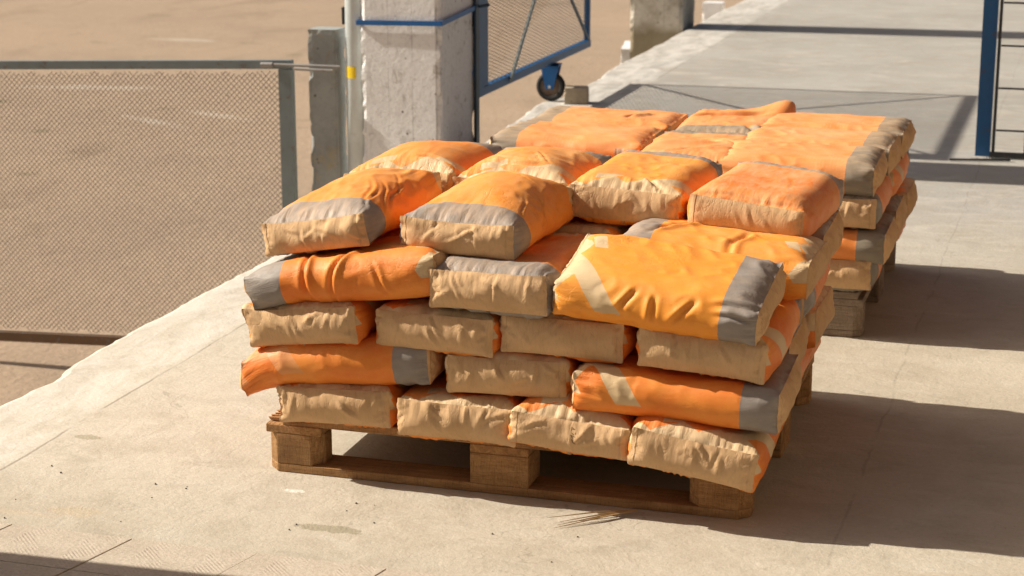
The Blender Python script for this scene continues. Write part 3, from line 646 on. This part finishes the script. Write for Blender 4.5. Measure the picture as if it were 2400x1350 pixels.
def wrinkle(X, Q, R0, seed, amp=1.0, folds=()):
    """paper puckers: run in from the end seams and corners, and a few soft dents"""
    N_ = normals(X, Q); L, W, H = SIM.L, SIM.W, SIM.H
    u, s_, k_ = R0.T; de = L/2-np.abs(u); oncap = de < 1e-4
    side = np.sign(u)
    # body puckers at the end seams
    n1 = vnoise(np.stack([s_*75, u*9+side*5], 1), seed); n1b = vnoise(np.stack([s_*160, u*20+side*5], 1), seed+1)
    ln = .030+.045*np.clip(vnoise(np.stack([s_*22, side*3.3], 1), seed+2)+.3, 0, 1)
    d = ((ridge(n1)-.5)*.0036*np.exp(-de/ln)+n1b*.0008*np.exp(-de/.02))*(1-.8*np.exp(-de/.004))
    # soft dents over the body
    d += .0040*vnoise(np.stack([u*9, s_*13, s_*0+seed], 1), seed+3)+.0022*(ridge(vnoise(np.stack([u*20+s_*12, s_*24-u*8], 1), seed+4))-.5)*(.4+.6*(vnoise(np.stack([u*6, s_*7], 1), seed+5) > 0))
    d = np.where(oncap, 0, d)
    # cap puckers: vertical, strongest under the upper seam
    y = X[:, 1]; zz = k_/H
    yw = y+.012*vnoise(np.stack([y*22, zz*1.3+side*2], 1), seed+20)+.010*zz*vnoise(np.stack([y*9, side*4.], 1), seed+21)
    pk = np.clip(vnoise(np.stack([y*17, side*6.], 1), seed+22)*1.3+.45, .05, 1)
    c1 = (ridge(vnoise(np.stack([yw*62, zz*1.2+side*9], 1), seed+6))-.5)*.0044*pk*(.10+.90*np.clip(zz*1.5-.55, 0, 1)**1.2)+vnoise(np.stack([yw*150, zz*2+side*9], 1), seed+23)*.0011*np.clip(zz*1.4-.3, 0, 1)
    c2 = vnoise(np.stack([y*28, zz*3+side*4], 1), seed+7)*.0030
    corner = np.clip((np.abs(y)-W*.36)/(W*.14), 0, 1)
    R0y = np.clip(y, -W/2, W/2)
    c3 = (ridge(vnoise(np.stack([y*60+zz*3, zz*9+side*7], 1), seed+8))-.5)*.0045*corner
    rg = np.random.default_rng(seed*13+5); c4 = np.zeros(len(X))
    for sd2 in (-1, 1):
        for j in range(7):
            y0 = rg.uniform(-.13, .13); an = rg.normal(0, .45) if j < 5 else rg.choice([-1.1, 1.1]); k0 = rg.uniform(.03, .08); ln2 = rg.uniform(.012, .035); dp2 = rg.uniform(.0012, .0034)
            a2 = (k_-k0)*math.cos(an)+(y-y0)*math.sin(an); b2 = -(k_-k0)*math.sin(an)+(y-y0)*math.cos(an)
            b2 = b2+.002*np.sin(a2*90+j)
            c4 += np.where(side == sd2, dp2*(1.3*np.exp(-((b2-.004)/.0045)**2)-np.exp(-((b2+.003)/.0042)**2))*np.exp(-(a2/ln2)**4), 0)
    c3 = c3+c4
    rim = 1-.85*np.exp(-np.minimum(np.minimum(k_, H-k_), np.maximum(W/2-np.abs(R0y), 0))/.0045)
    d = np.where(oncap, (c1+c2+c3)*rim, d)
    # explicit creases: (u, s, angle, length, depth, width)
    for (fu, fs, an, ln_, dp, wd) in folds:
        ca, sa = math.cos(an), math.sin(an); a = (u-fu)*ca+(s_-fs)*sa; b = -(u-fu)*sa+(s_-fs)*ca
        b = b+.006*np.sin(a*35)
        prof = -np.exp(-(b/wd)**2)+.9*np.exp(-((b-1.9*wd)/(1.3*wd))**2)+.35*np.exp(-((b+2.2*wd)/(1.2*wd))**2)
        d = d+np.where(oncap, 0, dp*prof*np.exp(-(a/ln_)**4))
    return X+N_*(d*amp)[:, None]
RAW = {}
def raw(kind):
    if kind not in RAW:
        sd_, pr, ce, tl = {'load1': (11, .55, .100, (0, 0)), 'load2': (12, .8, .104, (.02, 0)), 'load3': (13, .55, .099, (-.02, .02)), 'free1': (21, .16, 0, (0, 0)), 'free2': (22, .25, 0, (0, 0)), 'free3': (23, .65, .125, (.0, 0)), 'flat': (24, .35, .108, (0, 0))}[kind]
        RAW[kind] = SIM.run(sd_, pr, ce, tilt=tl)
    return RAW[kind]
CACHE = {}
def sack_meshes(kind, seed, folds=(), bend=None, amp=1.0):
    key = (kind, seed, repr(folds), repr(bend), amp)
    if key in CACHE: return CACHE[key]
    X = raw(kind).copy(); Q = SIM.Q; cap = SIM.cap; R0 = REST0
    X, Q, R1, cap = subdiv(X, Q, R0, cap)
    Y0 = X[:, 1]*(SIM.W/2)/np.abs(X[:, 1]).max(); X = wrinkle(X, Q, R1, seed, amp, folds)
    if bend:       # dict: droop per end, twist, roll-over of the sides, squeeze
        u = X[:, 0]; y = X[:, 1]; h = np.clip(X[:, 2]/.1, 0, 1.5)
        X[:, 2] -= bend.get('d+', 0)*np.clip((u-bend.get('e+', .08))/.15, 0, 2)**2+bend.get('d-', 0)*np.clip((-u-bend.get('e-', .08))/.15, 0, 2)**2
        X[:, 2] += bend.get('mid', 0)*(1-(u/.24)**2)+bend.get('tw', 0)*u*y*20+bend.get('sag', 0)*(y/.145)**2
        X[:, 2] += bend.get('lift+', 0)*np.clip((u)/.24, 0, 1.2)**2*h
        X[:, 1] += bend.get('curve', 0)*(u/.24)**2
        X[:, 2] = X[:, 2]*(1+bend.get('thin', 0)*(y/.145)+bend.get('thinu', 0)*(u/.24))
        e = bend.get('ear')
        if e:
            for (eu, ey, ez, ax, ay, az, rr_) in e:
                dd = np.sqrt((X[:, 0]-eu)**2+(X[:, 1]-ey)**2+((X[:, 2]-ez)*1.2)**2); f = np.exp(-(dd/rr_)**2)
                X[:, 0] += ax*f; X[:, 1] += ay*f; X[:, 2] += az*f
    N_ = normals(X, Q)
    def build(name, sel, off, mats, midx=None):
        q = Q[sel]; ids, inv = np.unique(q, return_inverse=True); q = inv.reshape(-1, 4)
        P = X[ids]+N_[ids]*off
        me = bpy.data.meshes.new(name); me.vertices.add(len(P)); me.vertices.foreach_set('co', P.ravel())
        me.loops.add(q.size); me.loops.foreach_set('vertex_index', q.ravel().astype(np.int32)); me.polygons.add(len(q))
        me.polygons.foreach_set('loop_start', np.arange(0, q.size, 4, dtype=np.int32)); me.polygons.foreach_set('loop_total', np.full(len(q), 4, dtype=np.int32))
        me.update(calc_edges=True); me.polygons.foreach_set('use_smooth', np.ones(len(q), bool))
        for m in mats: me.materials.append(m)
        if midx is not None: me.polygons.foreach_set('material_index', midx.astype(np.int32))
        at = me.attributes.new('rest', 'FLOAT_VECTOR', 'POINT'); at.data.foreach_set('vector', R[ids].ravel().astype(np.float32))
        me.update(); return me
    R = R1.copy()
    body = build('paper_body', cap == 0, 0, [M['sack']])
    R = np.stack([R1[:, 0]*0, Y0, R1[:, 2]], 1)
    out = (body, build('end_patch', cap == 1, .0006, [M['kraft']]), build('end_patch', cap == 2, .0006, [M['kraft']]))
    CACHE[key] = out; return out
nb_ = [0]
def sack(label, x, y, z, deg, kind='load1', seed=1, rx=0, ry=0, tone=0., dust=.25, logo=1., yellow_mix=0., folds=(), bend=None, group='orange and kraft paper sacks on the near pallet', sc=(1, 1, 1), ink=0., code=0., amp=1.0):
    """deg: heading of the grey printed end.  rx, ry: tilt in world axes"""
    nb_[0] += 1
    o = empty('cement_sack', (x, y, z), 0, label=label, cat='sack', group=group)
    o.rotation_euler = (Matrix.Rotation(rad(ry), 3, 'Y') @ Matrix.Rotation(rad(rx), 3, 'X') @ Matrix.Rotation(rad(deg), 3, 'Z')).to_euler(); o.scale = (sc[0], sc[1]*1.0, sc[2]*(1.10 if kind.startswith('load') else 1))
    ink_first = ink
    for nm, me in zip(('paper_body', 'end_patch', 'end_patch'), sack_meshes(kind, seed, folds, bend, amp)):
        c = obj(nm, me, o); c['tone'] = float(tone); c['dust'] = float(dust); c['logo'] = float(logo); c['yellow_mix'] = float(yellow_mix); c['shift'] = float((nb_[0]*1.37) % 7); c['code'] = float(code)
        if nm == 'end_patch': c['ink'] = float(ink)
    return o
L1, L2, L3, L4, L5 = .143, .245, .345, .447, .556
HL = 'orange and kraft sack hidden behind the outer sacks of the near stack'
HR = 'salmon and kraft sack hidden behind the outer sacks of the far stack'
G2 = 'salmon orange and kraft sacks on the far pallet'
# --- near stack, bottom layer
sack('kraft ended sack at the far left of the bottom layer over the pallet corner', .195, .205, L1-.003, 89, 'load1', 3, ry=-2)
sack('kraft ended sack second from left in the bottom layer', .495, .198, L1-.002, 91, 'load2', 4, rx=2)
sack('bulging kraft ended sack third from left in the bottom layer', .785, .17, L1, 90, 'free2', 5, ink=1., ry=4, rx=3, sc=(1, 1, .9))
sack('kraft ended sack slumped over the right front corner block of the near pallet', 1.075, .15, L1, 91, 'load3', 6, ry=8, rx=5, bend={'d-': .012, 'e-': .10})
# second layer
sack('orange sack lengthwise at left in the second layer, left end sagging past the pallet', .200, .125, L2-.004, 0, 'load2', 7, ry=-4, dust=.1, bend={'d-': .022, 'e-': .07, 'ear': [(-.235, -.14, .02, -.012, -.01, -.022, .035)]}, logo=.3)
sack('kraft ended sack in the middle of the second layer', .612, .22, L2+.006, 91.5, 'load1', 8, rx=1)
sack('orange sack with a grey band lying lengthwise at right in the second layer', 1.028, .095, L2-.004, 0, 'load3', 9, ry=1, rx=3, dust=.1)
# third layer
sack('kraft ended sack at the far left of the third layer, sunlit and tilting left', .134, .21, L3-.012, 85.5, 'load1', 10, ry=-7, dust=.2, bend={'ear': [(-.22, .14, .09, -.012, .012, .01, .03)]})
sack('kraft ended sack second from left in the third layer, with a puckered left corner', .452, .215, L3-.004, 87.5, 'load2', 12, ry=-1)
sack('kraft ended sack third from left in the third layer, under the grey topped one', .752, .22, L3+.004, 91, 'load3', 13, ry=1)
sack('kraft ended sack at the far right of the third layer, orange right side', 1.078, .20, L3, 90, 'load2', 14, ry=3, dust=.1)
# fourth layer
sack('orange sack lengthwise with a crumpled grey left end, directly under the top left sack', .228, .12, L4+.002, 180, 'load3', 15, ry=-7, dust=.12, folds=((.09, .15, 1.75, .08, .0070, .006), (.0, .13, 1.3, .10, .0075, .006), (-.10, .19, 2.1, .04, .005, .005)), bend={'d+': .010, 'ear': [(.235, .13, .06, .020, .0, -.01, .05)]})
sack('grey topped sack with a crinkled kraft end facing the camera at mid stack', .600, .20, L4, -93, 'load2', 16, ry=1)
sack('large bright orange sack lengthwise at front right with a grey right end, in full sun', 0.975, .10, L4+.006, 0, 'free3', 17, ry=4, rx=7, dust=.12, yellow_mix=.7, folds=((-.06, -.155, 1.2, .03, .006, .006), (.0, -.17, 1.75, .03, .007, .006), (.07, -.165, 1.1, .035, .006, .006), (.185, -.13, .25, .05, .007, .006), (.20, -.16, .1, .05, .006, .005)), bend={'thin': .10})
sack('orange sack with a grey left end lying just behind the bright front right one', 1.045, .405, L4+.012, 180, 'free3', 18, ry=3, dust=.35, yellow_mix=.6, folds=((.12, .0, 1.1, .09, .008, .008), (-.05, .06, 1.5, .08, .006, .008)))
# top layer
sack('top left front sack with a grey band and kraft end, tilting down to the left', .150, .265, L5+.004, -94, 'free1', 19, ry=-10, dust=.38, sc=(1, .98, .96), yellow_mix=.35, folds=((.10, .10, .35, .10, .0036, .004), (.07, .13, .5, .08, .0030, .0035), (.02, .14, .25, .08, .0035, .004), (.13, .12, .2, .06, .0035, .003), (-.04, .12, .6, .07, .003, .003)), bend={'d+': .004})
sack('second top front sack from the left with a grey band and square kraft end', .487, .285, L5+.006, -92, 'free1', 20, ry=1, dust=.36, sc=(1, 1, .99), yellow_mix=.5, folds=((.09, .12, .35, .06, .0032, .003), (.0, .15, .9, .05, .003, .003), (-.12, .02, 1.2, .07, .003, .003)))
sack('top sack behind the top left one, with a kraft patch and pinched fold', .155, .765, L5+.004, 92, 'free1', 21, ry=-3, dust=.35, sc=(1, 1.06, 1.02), yellow_mix=.3, folds=((-.17, -.09, 1.45, .05, .010, .008),))
sack('top sack in the back row second from left, dusty orange with pale scuffs', .462, .765, L5+.004, 90, 'free1', 22, sc=(1, 1.08, 1.02), dust=.55, yellow_mix=.5, folds=((-.10, -.05, .6, .05, .004, .003), (-.17, .02, 1.6, .09, .006, .007), (-.14, .03, 1.5, .08, .005, .006)))
sack('third top sack from left in the back row, kraft patch on its front edge', .775, .735, L5-.002, 90, 'free3', 23, dust=.35, yellow_mix=.6, ry=2, sc=(1, 1, .98), folds=((-.19, -.06, 1.0, .04, .006, .006),))
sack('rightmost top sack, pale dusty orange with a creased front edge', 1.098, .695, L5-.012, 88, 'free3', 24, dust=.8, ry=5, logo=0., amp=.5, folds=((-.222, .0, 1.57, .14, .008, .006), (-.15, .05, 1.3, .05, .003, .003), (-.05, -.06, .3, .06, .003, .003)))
# right flank and rear of the near stack
sack('sack with a grey end in the bottom layer behind the right corner sack', 1.07, .725, L1+.002, -90, 'load2', 25, ry=3)
sack('middle right flank sack of the second layer, kraft end out', 1.00, .415, L2, 0, 'load1', 26)
sack('rear right flank sack of the second layer, kraft end out', 1.02, .745, L2, 180, 'load3', 27)
sack('grey ended right flank sack behind the far right one of the third layer', 1.085, .715, L3, -90, 'load1', 28, ry=2)
sack('sack whose kraft end shows right under the rightmost top sack', 1.03, .735, L4, 0, 'load2', 29)
for (x, y, z, d, kd, sd_) in ((.19, .725, L1, 90, 'load1', 3), (.49, .725, L1, 90, 'load2', 4), (.79, .725, L1, 90, 'load3', 6), (.195, .44, L2, 0, 'load1', 8), (.19, .75, L2, 180, 'load2', 4), (.60, .72, L2, 90, 'load3', 6),
                           (.15, .715, L3, 90, 'load2', 12), (.46, .72, L3, -90, 'load1', 3), (.76, .72, L3, 90, 'load3', 6), (.21, .435, L4, 180, 'load1', 8), (.20, .745, L4, 0, 'load2', 4), (.61, .70, L4, 90, 'load3', 13)):
    sack(HL, x, y, z, d, kd, sd_)
# --- far stack
ox, oy = .075, 1.64
R1_, R2_, R3_, R4_ = .143, .238, .338, .438
k2 = dict(tone=1., group=G2)
for (lb, x, y, z, d, kd, sd_, kw) in (
    ('kraft ended sack of the far stack lying right on the weathered pallet', 1.06, .225, R1_, -90, 'load2', 31, dict(dust=.3, ry=1)),
    ('salmon and grey sack lengthwise in the second layer of the far stack', 1.0, .13, R2_, 0, 'load3', 32, dict(dust=.2)),
    ('kraft ended sack of the far stack with a grey side, just under the top layer', 1.055, .225, R3_+.002, -90, 'load1', 33, dict(dust=.3)),
    ('front one of three lengthwise sacks on top right of the far stack', .955, .145, R4_+.004, 0, 'flat', 34, dict(dust=.5, logo=0., rx=2, sc=(1.02, 1.01, 1.03))),
    ('middle sack of three lengthwise on top right of the far stack', .965, .465, R4_+.004, 0, 'flat', 35, dict(dust=.65, logo=0., sc=(1.02, 1.01, 1.03))),
    ('rear sack of three lengthwise on top right of the far stack', .975, .785, R4_+.004, 0, 'flat', 36, dict(dust=.6, sc=(1.02, 1.01, 1.03), logo=0., folds=((.19, -.10, .2, .05, .008, .007),))),
    ('crumpled salmon sack at top centre of the far stack with a deep round fold', .60, .25, R4_-.002, 90, 'flat', 37, dict(dust=.5, sc=(1.05, 1.12, 1), logo=0., folds=((-.03, .04, 1.9, .09, .016, .013), (-.10, -.04, 2.2, .07, .009, .010), (.03, -.07, 1.1, .06, .009, .010)))),
    ('top centre rear sack of the far stack, its right back corner turned up', .62, .745, R4_-.002, -90, 'flat', 38, dict(dust=.45, sc=(1.05, 1.12, 1), logo=0., folds=((-.06, -.02, 2.0, .11, .012, .012), (.19, .10, .6, .05, .010, .010)), bend={'ear': [(-.20, .13, .09, -.02, .02, .045, .07)]})),
    ('front left top sack of the far stack lying lengthwise with a worn grey left end', .175, .36, R4_+.002, 180, 'flat', 39, dict(dust=.55, logo=0., code=1., sc=(1.08, 1.15, 1))),
    ('rear left top sack of the far stack lying lengthwise with a short pinch', .19, .71, R4_+.002, 180, 'flat', 40, dict(dust=.5, sc=(1.06, 1.12, 1), logo=0., folds=((-.10, .02, 1.3, .05, .013, .010),))),
    ('right flank sack of the far stack, one below the top at the rear', 1.05, .725, R3_, 90, 'load2', 25, dict(dust=.2)),
    ('kraft ended sack low on the right flank of the far stack at mid depth', 1.0, .45, R2_, 0, 'load1', 26, {}),
    ('sack at the rear right bottom of the far stack', 1.055, .725, R1_, 90, 'load3', 27, {}),
    ('rearmost sack on the right flank in the second layer of the far stack', 1.0, .76, R2_, 180, 'load2', 29, {})):
    kk = dict(k2); kk.update(kw); sack(lb, ox+x, oy+y, z, d, kd, sd_, **kk)
for (x, y, z, d, kd, sd_) in ((.17, .235, R1_, 90, 'load1', 3), (.47, .235, R1_, 90, 'load2', 4), (.78, .235, R1_, 90, 'load3', 6), (.17, .72, R1_, 90, 'load2', 12), (.47, .72, R1_, 90, 'load1', 8), (.78, .72, R1_, 90, 'load3', 13),
                              (.18, .14, R2_, 180, 'load1', 8), (.18, .45, R2_, 180, 'load3', 13), (.18, .76, R2_, 180, 'load2', 4), (.60, .24, R2_, 90, 'load1', 3), (.60, .73, R2_, 90, 'load2', 12),
                              (.17, .235, R3_, 90, 'load3', 6), (.47, .235, R3_, 90, 'load1', 8), (.78, .235, R3_, 90, 'load2', 4), (.17, .72, R3_, 90, 'load1', 3), (.47, .72, R3_, 90, 'load3', 13), (.78, .72, R3_, 90, 'load2', 12), (.16, .07, R4_-.002, 180, 'load1', 8)):
    if z == R4_-.002: continue
    sack(HR, ox+x, oy+y, z, d, kd, sd_, **k2)

# ------------------------------------------------------------------ twig and pebbles
mb = MB(); rr = random.Random(8)
A = Vector((.945, -.028, .009))
for i in range(4):
    p = Vector((.795-.035*rr.random(), -.168+.009*i-.01*rr.random(), .003+.003*i)); m_ = A.lerp(p, .45)+Vector((0, .0025*(i-3), .004))
    mb.tube(A, m_, .0022, 5, .0019); mb.tube(m_, p, .0019, 5, .0005)
obj('dry_twig', mb.me('dry_twig', M['straw']), label='split dry straw coloured twig lying on the concrete in front of the near pallet', cat='twig')
mb = MB(); rr = random.Random(11)
for i in range(110):
    x, y = (rr.uniform(-.6, 1.2), rr.uniform(-.66, -.12)) if i < 80 else (rr.uniform(-.9, 2.4), rr.uniform(-.5, 4))
    r = .0009+.0024*rr.random()**4; n0 = 6
    ring = [(x+r*math.cos(k*6.283/n0)*rr.uniform(.7, 1.2), y+r*math.sin(k*6.283/n0)*rr.uniform(.7, 1.2)) for k in range(n0)]
    mb.add([(a, b, .0008) for a, b in ring]+[(x+(a-x)*.55, y+(b-y)*.55, r*1.1) for a, b in ring], [tuple(range(n0, 2*n0))]+[(k, (k+1) % n0, n0+(k+1) % n0, n0+k) for k in range(n0)])
yb = MB(); ry_ = random.Random(5)
for i in range(260):
    d_ = ry_.random()**.7; yy = 1+22*d_; xx = -1.3-ry_.random()*(3+.75*yy); q = (.004+.012*ry_.random()**4)
    rg = [(xx+q*math.cos(k_*1.2566)*ry_.uniform(.7, 1.2), yy+q*math.sin(k_*1.2566)*ry_.uniform(.7, 1.2)) for k_ in range(5)]
    yb.add([(a_, b_, -1.199) for a_, b_ in rg]+[(xx+(a_-xx)*.5, yy+(b_-yy)*.5, -1.2+q*.9) for a_, b_ in rg], [(5, 6, 7, 8, 9)]+[(k_, (k_+1) % 5, 5+(k_+1) % 5, 5+k_) for k_ in range(5)])
obj('gravel', yb.me('gravel', M['gravel']), kind='stuff', label='small tan stones scattered over the dirt yard')
obj('grit', mb.me('grit', M['stone']), kind='stuff', label='dark crumbs of grit scattered over the concrete')
